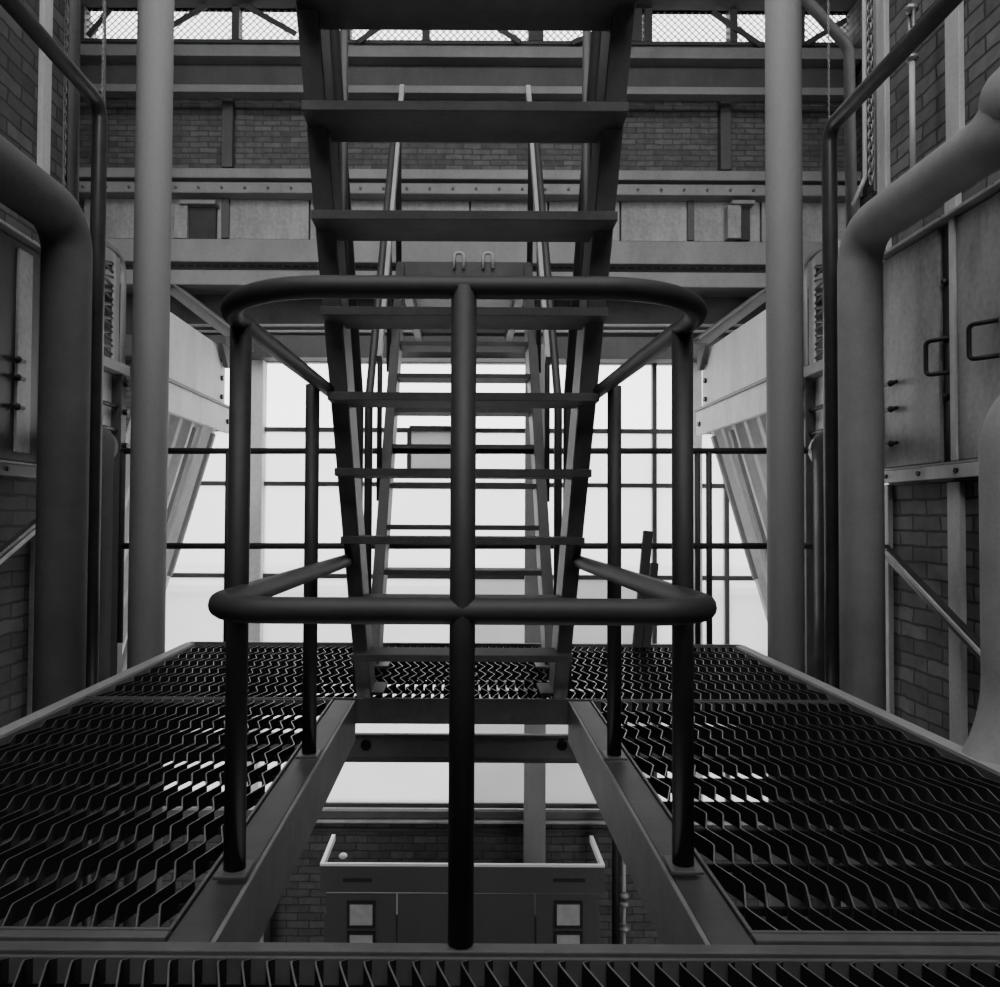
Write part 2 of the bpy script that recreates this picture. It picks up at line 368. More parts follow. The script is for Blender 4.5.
# ------------------------------------------------------------------ pale side plates and hanging corrugated sheets
for s in (-1, 1):
    w = 'left' if s < 0 else 'right'
    X = s*1.95; Y0, Y1 = 4.75, 6.35
    t = thing('side_plate', 'pale bolted plate beside the big window, on the %s' % w, 'plate', (X, Y0, 1.35))
    MB().box((X, Y0, 1.55), (X+s*.04, Y1, 2.02)).build('upper_plate', 'plate', t, .004)
    MB().box((X-s*.05, Y0, 1.335), (X-s*.012, Y1, 1.53)).build('lower_beam', 'plate', t, .006)
    MB().box((X-s*.062, Y0, 1.53), (X+s*.04, Y1, 1.552)).build('ledge', 'girder', t, .003)
    bolts('bolt', 'black', t, [(X-s*(.055 if z < 1.55 else .006), Y1-.1, z) for z in (1.42, 1.62, 1.77, 1.92)], 'x', .022, .012)
    MB().prism([(Y1-.26, 2.02), (Y1-.04, 2.02), (Y1-.04, 1.86), (Y1-.1, 1.86)], 'x', X-s*.055, X-s*.015).build('end_bracket', 'gdark', t, .003)
    def sheet(Ya, Yb, ztop, zbot, nrib, spl):
        mb = MB(); nn = nrib*4; pr = [0, 1, 1, 0]; vs = []
        for i in range(nn+1):
            y = Ya+(Yb-Ya)*i/nn; off = (.0, .0, .055, .055)[i % 4]
            for z in (ztop, zbot):
                x = s*(2.02+spl*(ztop-z)/1.7) - s*off
                vs.append((x, y, z))
        o = len(vs)
        vs += [(v[0]+s*.012, v[1], v[2]) for v in vs]
        fs = []
        for i in range(nn):
            fs += [(2*i, 2*i+1, 2*i+3, 2*i+2), (o+2*i, o+2*i+2, o+2*i+3, o+2*i+1), (2*i, 2*i+2, o+2*i+2, o+2*i), (2*i+1, o+2*i+1, o+2*i+3, 2*i+3)]
        fs += [(0, o, o+1, 1), (2*nn, 2*nn+1, o+2*nn+1, o+2*nn)]
        return mb.add(vs, fs)
    t = thing('corrugated_sheet', 'slanting pale corrugated sheet hanging below the %s side plate' % w, 'sheet', (X, 5.5, -.75))
    sheet(4.85, 6.3, 1.42, -.75, 6, .5).build('sheet', 'plate', t)
    for y, zb_ in ((6.02, .2), (5.62, -.75)):
        xo = lambda z: s*(1.99+.5*(1.325-z)/1.7-.065)
        MB().bar((xo(1.3), y, 1.3), (xo(zb_), y, zb_), .05, .03, (1, 0, 0)).build('batten', 'girder', t, .003)
    # plate-work cabinet between wall end and the side plate
    Yc0, Yc1 = 4.3, 4.66
    t = thing('side_cabinet', 'narrow pale steel cabinet with hinge bars beyond the %s wall end' % w, 'cabinet', (s*2.2, 4.5, -.7))
    MB().box((s*2.08, Yc0, -.6), (s*2.35, Yc1, 1.5)).build('body', 'white', t, .006)
    MB().box((s*2.02, Yc1-.07, -.6), (s*2.08, Yc1, 1.56)).build('edge_strip', 'mull', t, .004)
    MB().box((s*2.0, Yc0-.1, 1.5), (s*2.08, Yc1, 1.56)).build('shelf', 'girder', t, .004)
    g = MB()
    g.tube(fillet([(s*2.04, Yc0-.1, 1.56), (s*2.04, Yc0-.1, 2.22), (s*2.04, Yc1-.02, 2.22), (s*2.04, Yc1-.02, 1.56)], .12), .017, 8)
    g.bar((s*2.04, Yc1-.12, 1.56), (s*2.04, Yc1-.12, 2.18), .05, .02, (1, 0, 0))
    g.build('guard_frame', 'girder', t)
    g = MB()
    for i in range(7):
        g.tube([(s*2.05, Yc0-.08, 1.6+i*.08), (s*2.05, Yc1-.12, 1.66+i*.08)], .008, 6)
        g.tube([(s*2.05, Yc0-.08, 1.66+i*.08), (s*2.05, Yc1-.12, 1.6+i*.08)], .008, 6)
    g.build('guard_mesh', 'mull', t)
    for z in (1.17, 1.31):
        MB().tube([(s*2.05, Yc0-.02, z), (s*2.05, Yc1-.06, z)], .013, 8).build('hinge_bar', 'black', t)
    for z in (1.08, 1.28, 1.45): 
        b = MB(); hexnut(b, (s*2.01, Yc1-.03, z), 'x', .02, .015); b.build('bolt', 'black', t)

# ------------------------------------------------------------------ grating platform
PX0, PX1, OX0, OX1 = -1.42, 1.45, -.47, .47
YN, YO, YF = 1.28, 2.9, 4.1
def grating(label, x0, x1, y0, y1, loc, band=.035, cut=None):
    t = thing('grating_panel', label, 'grating', loc)
    mb = MB(); pit = .0365; per = .172; amp = .0135; hh = .036; th = .003
    n = int((x1-x0)/pit); pit = (x1-x0)/n
    ny = max(2, int((y1-y0)/per*8)); 
    ys = []
    q = math.floor(y0/per)*per
    seq = [(0, -1), (.14, -1), (.36, 1), (.64, 1), (.86, -1)]
    seq = [(0.0, -1), (.44, .85), (.5, 1), (.56, .85), (.94, -.85)]
    while q < y1:
        for fr_, a in seq:
            y = q+fr_*per
            if y0+.005 < y < y1-.005: ys.append((y, a*amp))
        q += per
    ys = [(y0+.005, 0)] + ys + [(y1-.005, 0)]
    for i in range(1, n):
        x = x0+i*pit
        if not (x0+amp+.004 < x < x1-amp-.004): continue
        vs = []
        for y, a in ys:
            vs += [(x+a-th/2, y, -hh), (x+a+th/2, y, -hh), (x+a+th/2, y, 0), (x+a-th/2, y, 0)]
        fs = [(0, 1, 2, 3)]
        for k in range(len(ys)-1):
            o = 4*k
            fs += [(o, o+4, o+5, o+1), (o+1, o+5, o+6, o+2), (o+2, o+6, o+7, o+3), (o+3, o+7, o+4, o)]
        o = 4*(len(ys)-1); fs.append((o+3, o+2, o+1, o))
        mb.add(vs, fs)
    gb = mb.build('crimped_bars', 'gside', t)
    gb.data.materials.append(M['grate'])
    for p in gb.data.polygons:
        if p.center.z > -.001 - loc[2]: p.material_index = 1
    cr = MB(); y = math.floor(y0/per)*per+.0
    while y < y1:
        for d in (.25,):
            yy = y+d*per
            if y0+.02 < yy < y1-.02: cr.box((x0+.004, yy-.004, -.036), (x1-.004, yy+.004, -.022))
        y += per
    cr.build('cross_rods', 'gside', t)
    b = MB().box((x0, y0, -.04), (x1, y0+.007, .002)).box((x0, y1-.007, -.04), (x1, y1, .002)).box((x0, y0+.007, -.04), (x0+.007, y1-.007, .002)).box((x1-.007, y0+.007, -.04), (x1, y1-.007, .002))
    b.build('edge_band', 'frame', t, .0015)
    return t
grating('left grating panel of the walkway beside the stair opening', PX0+.03, OX0-.002, YN+.01, YO-.02, (-.95, 2, 0))
grating('right grating panel of the walkway beside the stair opening', OX1+.002, PX1-.03, YN+.01, YO-.02, (.95, 2, 0))
grating('far grating panel between the stair feet and the window', PX0+.03, PX1-.03, YO, YF-.03, (0, 3.5, 0))
grating('near grating strip along the bottom edge of the picture', PX0+.03, PX1-.03, .25, YN-.064, (0, .75, 0))
# bearers under and around the panels
def channel(name, label, p0, p1, w, h, m='frame', side=1, parts=True):
    """rolled channel whose top face lies at p0.z"""
    p0, p1 = V(p0), V(p1); d = (p1-p0).normalized(); sd = d.cross(V((0, 0, 1))).normalized()*side
    t = thing(name, label, 'beam', (p0+p1)/2-V((0, 0, h)))
    c0, c1 = p0-V((0, 0, h/2)), p1-V((0, 0, h/2))
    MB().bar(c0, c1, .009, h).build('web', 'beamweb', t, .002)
    f = sd*(w/2+.0045)
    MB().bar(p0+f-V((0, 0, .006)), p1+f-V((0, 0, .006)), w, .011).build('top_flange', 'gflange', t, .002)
    MB().bar(p0+f-V((0, 0, h-.006)), p1+f-V((0, 0, h-.006)), w, .011).build('bottom_flange', m, t, .002)
    return t
ox = .395
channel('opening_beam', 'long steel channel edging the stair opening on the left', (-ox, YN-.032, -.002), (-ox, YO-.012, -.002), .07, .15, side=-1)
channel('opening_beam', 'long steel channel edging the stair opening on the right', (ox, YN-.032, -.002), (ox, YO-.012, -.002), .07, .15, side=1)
t = thing('opening_beam', 'cross beam at the far end of the stair opening', 'beam', (0, YO-.006, -.09))
MB().box((-ox, YO-.011, -.09), (ox, YO-.001, .004)).build('web', 'frame', t, .002)
t = thing('near_beam', 'dark twin flat-bar beam crossing in front of the stair opening', 'beam', (0, YN-.02, -.2))
for a_, b_ in ((PX0, OX0), (OX1, PX1)): MB().box((a_, YN-.022, -.2), (b_, YN-.001, .006)).build('panel_bar', 'frame', t, .002)
MB().box((PX0, YN-.059, -.2), (PX1, YN-.034, .006)).build('cross_bar', 'frame', t, .002)
for s, x, l in ((-1, PX0, 'left'), (1, PX1, 'right')):
    t = thing('edge_beam', 'pale steel edge beam along the %s side of the grating platform' % l, 'beam', (x, 2.1, -.16))
    MB().box((x-.008, .2, -.16), (x+.008, YF, -.002)).build('web', 'frame', t, .003)
    MB().box((x-s*.028, .2, -.002), (x+s*.022, YF, .008)).build('top_flange', 'girder', t, .002)
tag(MB().box((PX0, YF-.025, -.18), (PX1, YF, .012)).build('edge_beam', 'frame', None, .003, origin=(0, YF, -.18)), 'dark edge beam along the far end of the grating platform', 'beam')
# bearer below the far part, with two holes
zc0, zc1_ = at(463, 735, Y=3.985).z, at(463, 763, Y=3.96).z
t = thing('cross_girder', 'deep cross girder seen under the platform through the opening', 'girder', (0, 4.0, zc1_))
MB().box((-2.0, 4.0, zc1_+.015), (2.0, 4.012, zc0-.015)).build('web', 'girder', t)
MB().box((-2.0, 3.985, zc0-.015), (2.0, 4.02, zc0)).build('top_flange', 'gdark', t, .003)
MB().box((-2.0, 3.96, zc1_), (2.0, 4.05, zc1_+.015)).build('bottom_flange', 'gdark', t, .003)
for p in (366, 562):
    c = at(p, 745, Y=3.996)
    MB().tube([c+V((0, .003, 0)), c+V((0, -.004, 0))], .027, 16).build('hole', 'black', t)

# ------------------------------------------------------------------ guard rail round the opening
gr = thing('guard_rail', 'dark pipe guard rail wrapped around the stair opening', 'railing', (0, YN, 0))
R = .0205; gx = .425; zt_ = 1.045; zm = .527; yfr = 1.244
def stringerY(z): return 2.97-z/1.6
top = fillet([(-gx, stringerY(zt_)+.02, zt_), (-gx, yfr, zt_), (gx, yfr, zt_), (gx, stringerY(zt_)+.02, zt_)], .2, 10)
top[0].x += .03; top[-1].x -= .03
MB().tube(top, .0185, 16).build('top_rail', 'rail', gr)
gm = gx-.012
mid = fillet([(-gm, stringerY(zm)+.03, zm), (-gm, yfr, zm), (gm, yfr, zm), (gm, stringerY(zm)+.03, zm)], .11, 8)
mid[0].x += .03; mid[-1].x -= .03
MB().tube(mid, .0215, 16).build('middle_rail', 'rail', gr)
for x, y in ((-gx, 1.48), (gx, 1.51), (-gx, 2.19), (gx, 2.19), (0, yfr)):
    p = MB().tube([(x, y, .005 if x else .008), (x, y, zt_)], .0205 if y < 2 else .02, 16).build('post', 'rail', gr)
    if x:
        MB().box((x-.03, y-.036, .009), (x+.03, y+.036, .016)).build('base_plate', 'frame', p, .002, origin=None)

# ------------------------------------------------------------------ the two stair flights
RISE, GO = .21, .131
def flight(label, yf, dirn, nst, sx, loc, extra):
    """steel stair whose foot stands at y=yf and which climbs towards dirn*Y"""
    t = thing('steel_staircase', label, 'staircase', loc)
    sl = V((0, dirn*GO, RISE)).normalized(); nrm = V((0, -dirn*RISE, GO)).normalized()*1
    topz = nst*RISE+.1; L = lambda z: V((0, yf+dirn*z*GO/RISE, z))
    for s in (-1, 1):
        st = None
        x = s*sx; a, b = L(.0)+V((x, 0, .0)), L(topz)+V((x, 0, 0))
        back = V((0, .045, 0))*(1 if dirn < 0 else 0); a += back; b += back; hw = .07 if dirn < 0 else .085
        wv = MB().bar(a, b, .01, hw*2, nrm).build('stringer', 'stair', t, .002)
        for e, nm in ((hw, 'upper_flange'), (-hw, 'lower_flange')):
            MB().bar(a+nrm*e+V((s*.022, 0, 0)), b+nrm*e+V((s*.022, 0, 0)), .05, .009, nrm).build(nm, 'stairedge' if e < 0 and dirn < 0 else 'stair', wv, .0015)
        MB().box((x-.05, a.y-.09, .006), (x+.05, a.y+.09, .018)).build('foot_plate', 'stair', wv, .002)
    for k in range(1, nst+1):
        z = k*RISE; y = yf+dirn*k*GO; tw = .388 if dirn < 0 else sx-.006
        zo = z-.02 if dirn < 0 else z
        MB().box((-tw, y-.1, zo-.024), (tw, y+.06 if dirn < 0 else y+.085, zo)).build('tread', 'tread', t, .002)
    return t, sl, nrm, L, topz
s1, sl, nrm, L1, tz = flight('dark steel stair flight rising overhead towards the viewer', 2.97, -1, 12, .345, (0, 2.97, 0), None)
for s in (-1, 1):
    x = s*.4
    pts = [L1(.02)+V((x, .03, .0)), L1(.02)+V((x, .03, 1.1)), L1(tz)+V((x, 0, 1.12))]
    MB().tube(fillet(pts, .12), .017, 12).build('handrail', 'stair', s1)
    MB().tube([L1(.02)+V((x, .03, .58)), L1(tz)+V((x, 0, .60))], .013, 10).build('middle_rail', 'stair', s1)
    for z in (.95,):
        MB().tube([L1(z)+V((s*.385, .12, .06)), L1(z)+V((s*.395, .12, 1.11+.19))], .014, 10).build('baluster', 'stair', s1)
NF2 = 10
s2, sl, nrm, L2, tz2 = flight('dark steel stair flight beyond the opening, climbing away to a landing', 3.52, 1, NF2, .375, (0, 3.52, 0), None)
ytop = L2(NF2*RISE+.21).y
for s in (-1, 1):
    x = s*.43
    pts = [L2(.02)+V((x, .0, .0)), L2(.02)+V((x, .0, 1.18)), L2(2.31)+V((x, 0, 1.16))]
    MB().tube(fillet(pts+[(x, L2(2.31).y+.12, 2.32)], .1), .019, 12).build('handrail', 'stair', s2)
    MB().bar(L2(.3)+V((s*.405, 0, 1.12)), L2(2.31)+V((s*.405, 0, 1.12)), .03, .05).build('pale_rail', 'stairlight', s2, .003)
    for z in (.75, 1.5):
        MB().tube([L2(z)+V((x, 0, 0)), L2(z)+V((x, 0, 1.16))], .014, 10).build('baluster', 'stair', s2)
t = thing('stair_landing', 'dark landing platform at the head of the farther stair flight', 'platform', (0, ytop, 2.2))
MB().box((-.43, ytop+.09, 2.27), (.43, 6.77, 2.31)).build('deck', 'stair', t, .004)
MB().box((-.43, ytop+.02, 2.2), (.43, ytop+.08, 2.31)).build('front_beam', 'stair', t, .004)
for p in (459, 488):
    c = at(p, 258, Y=ytop)
    g = MB().tube(fillet([(c.x-.03, ytop+.0, 2.26), (c.x-.03, ytop+.0, 2.36), (c.x+.03, ytop+.0, 2.36), (c.x+.03, ytop, 2.26)], .025), .011, 8)
    g.build('clamp', 'strip', t)
for s in (-1, 1):
    MB().box((s*.36, ytop+.1, 2.19), (s*.42, 6.77, 2.27)).build('side_beam', 'stair', t, .004)

# ------------------------------------------------------------------ rail at the far edge of the platform
wr = thing('guard_rail', 'slim two-bar rail along the far platform edge in front of the window', 'railing', (0, YF, 0))
for py in (451, 546):
    MB().tube([at(q, py, Y=4.12) for q in (122, 463, 824)], .0165, 12).build('rail', 'rail', wr)
for p, w in ((228, .016), (709, .016), (697.5, .014)):
    x = at(p, 500, Y=4.12).x
    MB().tube([(x, 4.12, -.12), (x, 4.12, at(463, 451, Y=4.12).z)], w, 10).build('post', 'rail', wr)
for s in (-1, 1):
    x = at(122 if s < 0 else 824, 500, Y=4.12).x
    MB().tube([(x, 4.12, .0), (x, 4.12, at(463, 451, Y=4.12).z)], .016, 10).build('post', 'rail', wr)
# leaning timbers
for (a, b_, w, l) in (((648, 531), (637, 647), .048, 'taller dark timber stake leaning on the far rail'), ((654.5, 563), (646, 648), .04, 'shorter dark timber stake leaning beside the taller stake')):
    p, q = at(*a, Y=4.08), at(*b_, Y=4.02); q.z = .003
    tag(MB().bar(p, q, w, .035, (0, 1, 0)).build('timber_stake', 'wood', None, .004, origin=q), l, 'timber')

# ------------------------------------------------------------------ columns and pipes at the sides
for s, x0, l in ((-1, -1.405, 'left'), (1, 1.448, 'right')):
    y = 3.8 if s < 0 else 3.84
    xx = at(146.5 if s < 0 else 786, 640, Y=y).x - (0 if s < 0 else 0)
    t = thing('round_column', 'tall pale round column at the %s edge of the platform' % l, 'column', (xx, y, -4.2))
    MB().tube([(xx, y, -4.2), (xx, y, ZC)], .0855, 28).build('shaft', 'column', t)
# lagged pipe, left
y = 3.06; x = at(64, 600, Y=y).x; zz = at(64, 220, Y=y).z; x -= .012
t = thing('lagged_pipe', 'thick lagged pipe with elbow bending towards the viewer, left side', 'pipe', (x, y, -.6))
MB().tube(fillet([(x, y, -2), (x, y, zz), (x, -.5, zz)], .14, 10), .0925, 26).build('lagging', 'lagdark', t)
# lagged pipe, right, with second elbow
y = 3.12; x = at(862, 600, Y=y).x; zz = at(862, 234, Y=y).z
t = thing('lagged_pipe', 'thick lagged pipe with two elbows rising along the right wall', 'pipe', (x, y, -.6))
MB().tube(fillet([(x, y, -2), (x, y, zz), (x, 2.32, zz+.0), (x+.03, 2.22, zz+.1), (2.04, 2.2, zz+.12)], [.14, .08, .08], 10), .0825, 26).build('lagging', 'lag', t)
MB().ball((x+.03, 2.24, zz+.085), .11, 20).build('elbow_cover', 'lag', t)
# bent stub pipes
for s, y in ((-1, 3.5), (1, 3.5)):
    x = s*1.67
    t = thing('bent_pipe', 'dark grey bent pipe behind the %s lagged pipe' % ('left' if s < 0 else 'right'), 'pipe', (x, y, -.5))
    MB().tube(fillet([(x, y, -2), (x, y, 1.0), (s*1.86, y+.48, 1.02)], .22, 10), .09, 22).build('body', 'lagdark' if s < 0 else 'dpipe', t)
y = 2.22; x = at(1006, 600, Y=y).x+.045
t = thing('bent_pipe', 'thick lagged pipe curving at both ends at the right picture edge', 'pipe', (x, y, -.3))
MB().tube(fillet([(x-.42, y-.02, -.46), (x, y, .04), (x, y, .95), (2.04, y, 1.3)], [.5, .16], 10), .1, 26).build('lagging', 'lag', t)
# dark thin service pipes with elbow, each side
for s in (-1, 1):
    l = 'left' if s < 0 else 'right'
    y = 3.31 if s < 0 else 3.34
    pc = at(95 if s < 0 else 831, 400, Y=y); zz = at(95, 104, Y=y).z if s < 0 else at(831, 128, Y=y).z
    t = thing('service_pipe', 'dark vertical pipe with an elbow running overhead, on the %s' % l, 'pipe', (pc.x, y, -2))
    MB().tube(fillet([(pc.x, y, -2), (pc.x, y, zz), (pc.x, -.5, zz)], .07, 8), .031, 16).build('pipe_run', 'dpipe', t)
# side wall flat bars, rods, chains
def wallbar(px0, px1, py0, py1, s, label, m='strip', th=.025):
    X = s*(XR-.002); a, b_ = at(px0, (py0+py1)/2, X=X), at(px1, (py0+py1)/2, X=X)
    z0, z1 = at((px0+px1)/2, py1, X=X).z, at((px0+px1)/2, py0, X=X).z
    o = MB().box((X, a.y, z0), (X-s*th, b_.y, z1)).build('flat_bar', m, None, .003, origin=(X, (a.y+b_.y)/2, z0))
    return tag(o, label, 'bar')
wallbar(881, 890, -160, 290, 1, 'tall pale flat bar at the end of the right brick wall, behind the sloping rail')
wallbar(950, 964, -160, 150, 1, 'pale flat bar on the right brick wall above the lagged pipe')
wallbar(39, 48, -160, 200, -1, 'tall pale flat bar on the left brick wall')
wallbar(886, 894, 485, 735, 1, 'pale upright at the end of the lower right brick wall')
wallbar(954, 967, 482, 745, 1, 'pale upright in the middle of the lower right brick panel')
wallbar(28, 36, 530, 735, -1, 'dull upright on the lower left brick wall', 'hatch')
wallbar(882, 892, 232, 262, 1, 'short pale upright end above the right hatch corner')
wallbar(950, 962, 186, 222, 1, 'short pale bolted tab above the joint of the two right hatches')
# tie rod with turnbuckle
def rod(label, pts, r, m, name='tie_rod', cat='rod', n=10):
    return tag(MB().tube(pts, r, n).build(name, m, None, origin=pts[-1]), label, cat)
X = 1.93; a = at(906, -80, X=X); b_ = at(913, 180, X=X); y = b_.y
t = thing('tie_rod', 'thin rod with turnbuckle hanging on the right brick wall', 'rod', (X, y, b_.z))
zt1, zt2 = at(907, 14, X=X).z, at(908, 62, X=X).z
MB().tube([(X, y, b_.z), (X, y, zt2)], .012, 10).build('lower_rod', 'strip', t)
MB().tube([(X, y, zt1), (X, y, ZC)], .012, 10).build('upper_rod', 'hatch', t)
g = MB()
for d in (-.016, .016): g.tube([(X, y+d, zt2-.01), (X, y+d, zt1+.01)], .007, 8)
g.ball((X, y, zt1), .03, 12, (1, 1, .7)).ball((X, y, zt2), .028, 12, (1, 1, .7)).ball((X, y, (zt1+zt2)/2), .022, 12)
g.build('turnbuckle', 'chain', t)
def chain(label, x, y, z0, z1, r=.012, ln=.042):
    mb = MB(); z = z0; k = 0
    while z < z1:
        pts = []
        for j in range(10):
            a = 2*PI*j/10; u = math.cos(a)*r; w = math.sin(a)*ln/2
            pts.append((x+(u if k % 2 else 0), y+(0 if k % 2 else u), z+w))
        mb.tube(pts, r*.34, 6, closed=True); z += ln*.74; k += 1
    return tag(mb.build('chain', 'chain', None, origin=(x, y, z0)), label, 'chain')
p = at(871, 180, Y=3.72); chain('hanging chain beside the end of the right brick wall', p.x, p.y, p.z, ZC)
p = at(65, 60, Y=4.05); chain('hanging chain at the end of the left brick wall', p.x, p.y, at(65, 190, Y=4.05).z, ZC)
p = at(829, 118, Y=3.3); chain('thin chain hanging above the right dark pipe', p.x, p.y, p.z, ZC, .004, .018)
p = at(102, 98, Y=3.3); chain('thin chain hanging above the left dark pipe', p.x, p.y, p.z, ZC, .004, .018)
# slim conduits at the wall ends
def conduit(label, pts, r, m='girder', name='conduit'):
    if abs(pts[0].x-pts[1].x) < .1: pts[0].z = ZC
    return rod(label, pts, r, m, name, 'pipe')
Y_ = 3.85
conduit('slim pale conduit nearest the right wall end, beside the chain', [at(876.5, -80, Y=Y_), at(876.5, 190, Y=Y_)], .012, 'strip')
conduit('slim pale conduit left of the right hand chain, hooked at its foot', fillet([at(865, -80, Y=Y_), at(865, 178, Y=Y_), at(853, 205, Y=Y_)], .06), .011, 'strip')
conduit('dark conduit bending over at the top of the right column', fillet([at(772, -40, Y=4.3), at(806, 0, Y=4.3), at(849, 48, Y=4.3), at(852, 250, Y=4.3)], .12), .03, 'gdark')
Y_ = 4.0
conduit('slim pale conduit on the left wall end, first from the brick', [at(55, -80, Y=Y_), at(55, 184, Y=Y_)], .011, 'strip')
conduit('slim pale conduit on the left wall end, second from the brick', [at(61, -80, Y=Y_), at(61, 186, Y=Y_)], .012, 'strip')
conduit('dark conduit rising left of the left column', [at(73, -60, Y=4.3), at(73, 205, Y=4.3)], .03, 'gdark')
conduit('thin dark wire-like pipe above the left dark pipe', [at(104, -60, Y=5.2), at(104, 200, Y=5.2)], .009, 'gdark')

# ------------------------------------------------------------------ steel hatches on the side walls
def hatch(label, s, pxa, pxb, pya, pyb, m, handle=None, extra=(), Yrange=None):
    X = s*(XR-.002); th = .05
    ya, yb = (at(pxa, 400, X=X).y, at(pxb, 400, X=X).y) if Yrange is None else Yrange
    t = thing('steel_hatch', label, 'hatch', (X, (ya+yb)/2, .9))
    MB().box((X, ya, .91), (X-s*th, yb, 1.9)).build('plate', m, t, .006)
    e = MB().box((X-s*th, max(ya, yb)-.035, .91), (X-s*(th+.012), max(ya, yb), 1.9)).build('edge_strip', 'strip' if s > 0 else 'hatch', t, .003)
    if handle:
        hx = X-s*(th+.06); (h0, h1) = handle
        c0, c1 = at(h0[0], h0[1], X=hx), at(h1[0], h1[1], X=hx)
        zc = (c0.z+c1.z)/2; zh_ = abs(c0.z-c1.z)/2; yh = (c0.y+c1.y)/2
        MB().tube(fillet([(X-s*th, yh-.05, zc+zh_), (hx, yh+.03, zc+zh_), (hx, yh+.03, zc-zh_), (X-s*th, yh-.05, zc-zh_)], .02, 4), .0095, 10).build('handle', 'black', t)
    for k, (y, z) in enumerate(extra):
        MB().tube([(X-s*(th+.02), y-.05, z), (X-s*(th+.02), y+.05, z)], .009, 8).ball((X-s*(th+.02), y, z), .016, 10).build('bolt', 'black', t)
    return t
X = XR-.002
yj = at(957, 400, X=X).y
hatch('steel hatch with small handle on the right wall, next to the wall end', 1, 890, 952, 0, 0, 'hatch', ((930, 340), (930, 374)), [(3.6, 1.3), (3.6, 1.18), (3.6, 1.02)])
hatch('steel hatch with larger handle on the right wall, nearer the viewer', 1, 965, 1100, 0, 0, 'hatch', ((974, 323), (974, 358)))
t = thing('hatch_post', 'black post between the two right wall hatches', 'post', (X, yj, .9))
MB().box((X, yj-.035, .88), (X-.035, yj+.035, 1.92)).build('bar', 'black', t, .003); bolts('bolt', 'black', t, [(X-.045, yj, z) for z in (1.18, 1.42, 1.66)], 'x', .018, ball=True)
hatch('dark steel hatch on the left wall near the lagged pipe', -1, 34, -70, 0, 0, 'hatchdark', None, [(3.45, 1.36), (3.45, 1.28), (3.45, 1.15)])
X = -XR+.002
tag(MB().box((X, 3.7, .88), (X+.035, 3.8, 1.94)).build('hatch_post', 'black', None, .003, origin=(X, 3.75, .88)), 'black post at the end of the left dark hatch', 'post')
a = at(22, 400, X=X+.06)
tag(MB().box((X+.052, a.y-.05, .95), (X+.066, a.y+.06, 1.86)).build('flat_bar', 'hatch', None, .003, origin=(X+.06, a.y, .95)), 'grey strip standing in for the lit edge of the left dark hatch', 'bar')  # light along the hatch edge, built as a paler strip
for s, l in ((1, 'right'), (-1, 'left')):
    X = s*(XR-.002)
    t = thing('angle_rail', 'sloping-looking angle rail along the top of the %s wall hatches' % l, 'rail', (X, 2.5, 1.92))
    MB().box((X, 1.0, 1.905), (X-s*.09, 3.7, 1.918)).build('shelf', 'hatch', t, .003)
    MB().box((X, 1.0, 1.918), (X-s*.012, 3.7, 1.97)).build('back', 'hatch', t, .003)
    bolts('bolt', 'black', t, [(X-s*.02, 1.3+k*.33, 1.945) for k in range(8)], 'x', .013, .012)
    t = thing('angle_rail', 'bolted angle rail along the bottom of the %s wall hatches' % l, 'rail', (X, 2.5, .86))
    MB().box((X, 1.0, .895), (X-s*.07, 3.7, .907)).build('shelf', 'hatch', t, .003)
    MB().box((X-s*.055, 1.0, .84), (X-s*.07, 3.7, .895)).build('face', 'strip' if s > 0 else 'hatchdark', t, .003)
    bolts('bolt', 'black', t, [(X-s*.07, 1.3+k*.26, .87) for k in range(10)], 'x', .011, .01)
# diagonal braces on the side walls
X = 1.98
t = thing('wall_brace', 'diagonal flat brace on the lower right brick wall', 'brace', at(985, 655, X=X))
MB().bar(at(884, 549, X=X), at(990, 660, X=X), .03, .05).build('bar', 'dpipe', t, .003)
MB().bar(at(886, 552, X=X-.02), at(990, 663, X=X-.02), .012, .012).build('bright_edge', 'strip', t)
X = -1.98
t = thing('wall_brace', 'diagonal flat brace on the lower left brick wall', 'brace', at(0, 560, X=X))
MB().bar(at(38, 524, X=X), at(-40, 590, X=X), .03, .05).build('bar', 'dpipe', t, .003)
MB().bar(at(38, 529, X=X+.02), at(-40, 597, X=X+.02), .012, .012).build('bright_edge', 'strip', t)

# ------------------------------------------------------------------ lower level seen through the opening
Yc = 6.1
a, b_ = at(320, 864, Y=Yc), at(605, 864, Y=Yc); zt3 = a.z
t = thing('control_cabinet', 'grey two-bay control cabinet on the lower floor, seen through the opening', 'cabinet', ((a.x+b_.x)/2, Yc, ZF))
x0, x1 = a.x, b_.x
MB().box((x0+.03, Yc+.033, ZF), (x1-.03, Yc+.6, zt3-.4)).build('body', 'cab', t, .006)
zf = at(463, 893, Y=Yc).z
MB().box((x0, Yc, zf), (x1, Yc+.03, zt3-.015)).build('fascia', 'cab', t, .005)
rim = MB().box((x0, Yc-.004, zt3-.015), (x1, Yc+.02, zt3+.006)).box((x0, Yc+.02, zt3-.05), (x0+.03, Yc+.55, zt3+.006)).box((x1-.03, Yc+.02, zt3-.05), (x1, Yc+.55, zt3+.006))
rim.build('rim', 'cabrim', t, .003)
sm = [at(p, 920, Y=Yc+.03).x for p in (397, 463, 535)]
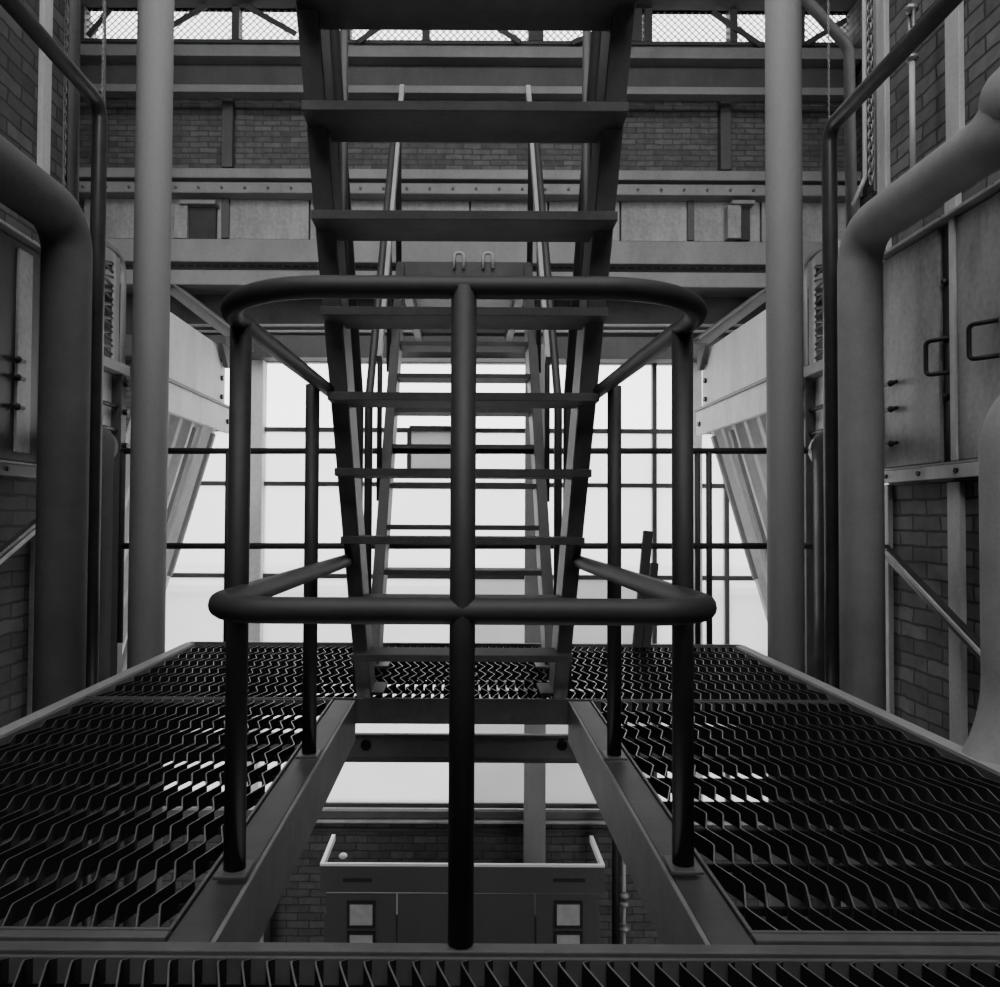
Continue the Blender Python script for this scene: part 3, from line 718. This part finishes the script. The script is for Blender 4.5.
for i, (u, v) in enumerate(((x0+.04, sm[0]), (sm[0], sm[1]), (sm[1], sm[2]), (sm[2], x1-.04))):
    d = MB().box((u+.006, Yc+.012, ZF+.1), (v-.006, Yc+.032, zf-.012)).build('door', 'cab', t, .004)
    if i in (0, 3):
        pc = (361, 568.5)[i == 3]
        for (pa, pb) in ((904.5, 925.5), (935, 953)):
            c0, c1 = at(pc-11.5, pb, Y=Yc), at(pc+11.5, pa, Y=Yc)
            g = MB()
            w = .022
            g.box((c0.x-w, Yc-.004, c0.z-w), (c1.x+w, Yc+.012, c0.z)).box((c0.x-w, Yc-.004, c1.z), (c1.x+w, Yc+.012, c1.z+w)).box((c0.x-w, Yc-.004, c0.z), (c0.x, Yc+.012, c1.z)).box((c1.x, Yc-.004, c0.z), (c1.x+w, Yc+.012, c1.z))
            f = g.build('meter_frame', 'black', t, .002)
            q = MB().box((c0.x, Yc+.002, c0.z), (c1.x, Yc+.011, c1.z)).build('meter_face', 'cabglass', f)
for (pa, pb) in ((343, 372), (553, 585)):
    c0, c1 = at(pa, 882, Y=Yc), at(pb, 878.5, Y=Yc)
    MB().box((c0.x, Yc-.004, c0.z), (c1.x, Yc, c1.z)).build('name_plate', 'black', t)
b = MB().ball((at(343, 862, Y=Yc+.1).x, Yc+.1, zt3+.02), .035, 10, (1, 1, .6)); b.build('lamp_knob', 'cabrim', t)
# column on the lower level
a, b_ = at(523.5, 820, Y=6.95), at(545, 820, Y=6.95)
t = thing('window_column', 'grey steel column in front of the window wall, behind the control cabinet', 'column', ((a.x+b_.x)/2, 6.95, ZF))
MB().box((a.x, 6.9, ZF), (b_.x, 6.93, 2.2)).build('front_flange', 'girder', t, .004)
MB().box(((a.x+b_.x)/2-.01, 6.93, ZF), ((a.x+b_.x)/2+.01, 7.05, 2.2)).build('web', 'gdark', t)
# conduits right of the cabinet
for px_a, px_b, r, m, l in ((616, 603, .035, 'black', 'thick dark pipe beside the lower control cabinet'), (624, 612, .016, 'strip', 'slim pale pipe with valve beside the lower control cabinet')):
    p, q = at(px_a, 800, Y=6.4), at(px_b, 945, Y=5.6)
    d = (q-p); p = p-d*.4; q = q+d*.6
    p = at(px_a, 815, Y=6.75); 
    t = thing('drop_pipe', l, 'pipe', (p.x, 6.75, ZF))
    MB().tube([(p.x, 6.75, ZF), (p.x, 6.75, -.7)], r, 12).build('pipe_run', m, t)
    if m == 'strip':
        for py in (897, 905, 930): 
            c = at(612, py, Y=6.7); MB().ball((p.x, 6.72, c.z), .04, 10, (1.3, 1, .7)).build('valve', 'chain', t)
# lower wall door leaf left
p = at(250, 905, Y=6.6)
tag(MB().box((p.x-.35, 6.95, ZF), (p.x+.03, 7.19, p.z+.1)).build('steel_locker', 'girder', None, .006, origin=(p.x-.16, 7.07, ZF)), 'plain grey locker on the lower floor, left of the opening', 'locker')

# ------------------------------------------------------------------ outside
t = thing('far_building', 'pale blurred building seen outside through the lower panes', 'building', (0, 17, -7))
MB().box((-14, 17, -7), (14, 24, -1.0)).build('wall', 'far', t)
MB().box((-14.2, 16.8, -1.0), (14.2, 24, -.85)).build('roof', 'far', t)
for i in range(9):
    MB().box((-12+i*3, 16.96, -3.6), (-10.8+i*3, 17.0, -2.2)).build('window', 'girder', t)

# ------------------------------------------------------------------ light
w = bpy.data.worlds.new('overcast_sky'); bpy.context.scene.world = w; w.use_nodes = True
nt = w.node_tree; bg = nt.nodes['Background']
tc = N(nt, 'ShaderNodeTexCoord'); sp = N(nt, 'ShaderNodeSeparateXYZ'); nt.links.new(tc.outputs['Generated'], sp.inputs[0])
r = N(nt, 'ShaderNodeValToRGB'); e = r.color_ramp.elements
mr = N(nt, 'ShaderNodeMapRange'); mr.inputs['From Min'].default_value = -1; nt.links.new(sp.outputs['Z'], mr.inputs[0]); nt.links.new(mr.outputs[0], r.inputs[0])
e[0].position = .3; e[0].color = grey(.8); e[1].position = .5; e[1].color = grey(6.5); n_ = r.color_ramp.elements.new(.75); n_.color = grey(7.0)
nt.links.new(r.outputs[0], bg.inputs[0]); bg.inputs[1].default_value = 1.0
def lamp(name, loc, tgt, size, power, sy=None):
    l = bpy.data.lights.new(name, 'AREA'); l.shape = 'RECTANGLE'; l.size = size; l.size_y = sy or size; l.energy = power
    o = bpy.data.objects.new(name, l); C.objects.link(o); o.location = loc
    o.rotation_euler = (V(tgt)-V(loc)).to_track_quat('-Z', 'Y').to_euler(); return o
lamp('added_upper_fill', (0, 3.2, 5.3), (0, 5.6, 2.5), 3.2, 140, 1.0)  # fill light added for the upper stair and far wall, no fitting there
lamp('added_lower_fill', (0, 3.2, -3.9), (0, 2.4, 0), 1.6, 30)  # fill light added below to lift the tread undersides, no fitting there
sc = bpy.context.scene
sc.view_settings.view_transform = 'AgX'; sc.view_settings.look = 'AgX - Base Contrast'; sc.view_settings.exposure = -.35
sc.cycles.max_bounces = 6; sc.cycles.diffuse_bounces = 3; sc.cycles.transparent_max_bounces = 12; sc.cycles.caustics_reflective = False
try: sc.cycles.use_denoising = True
except Exception: pass
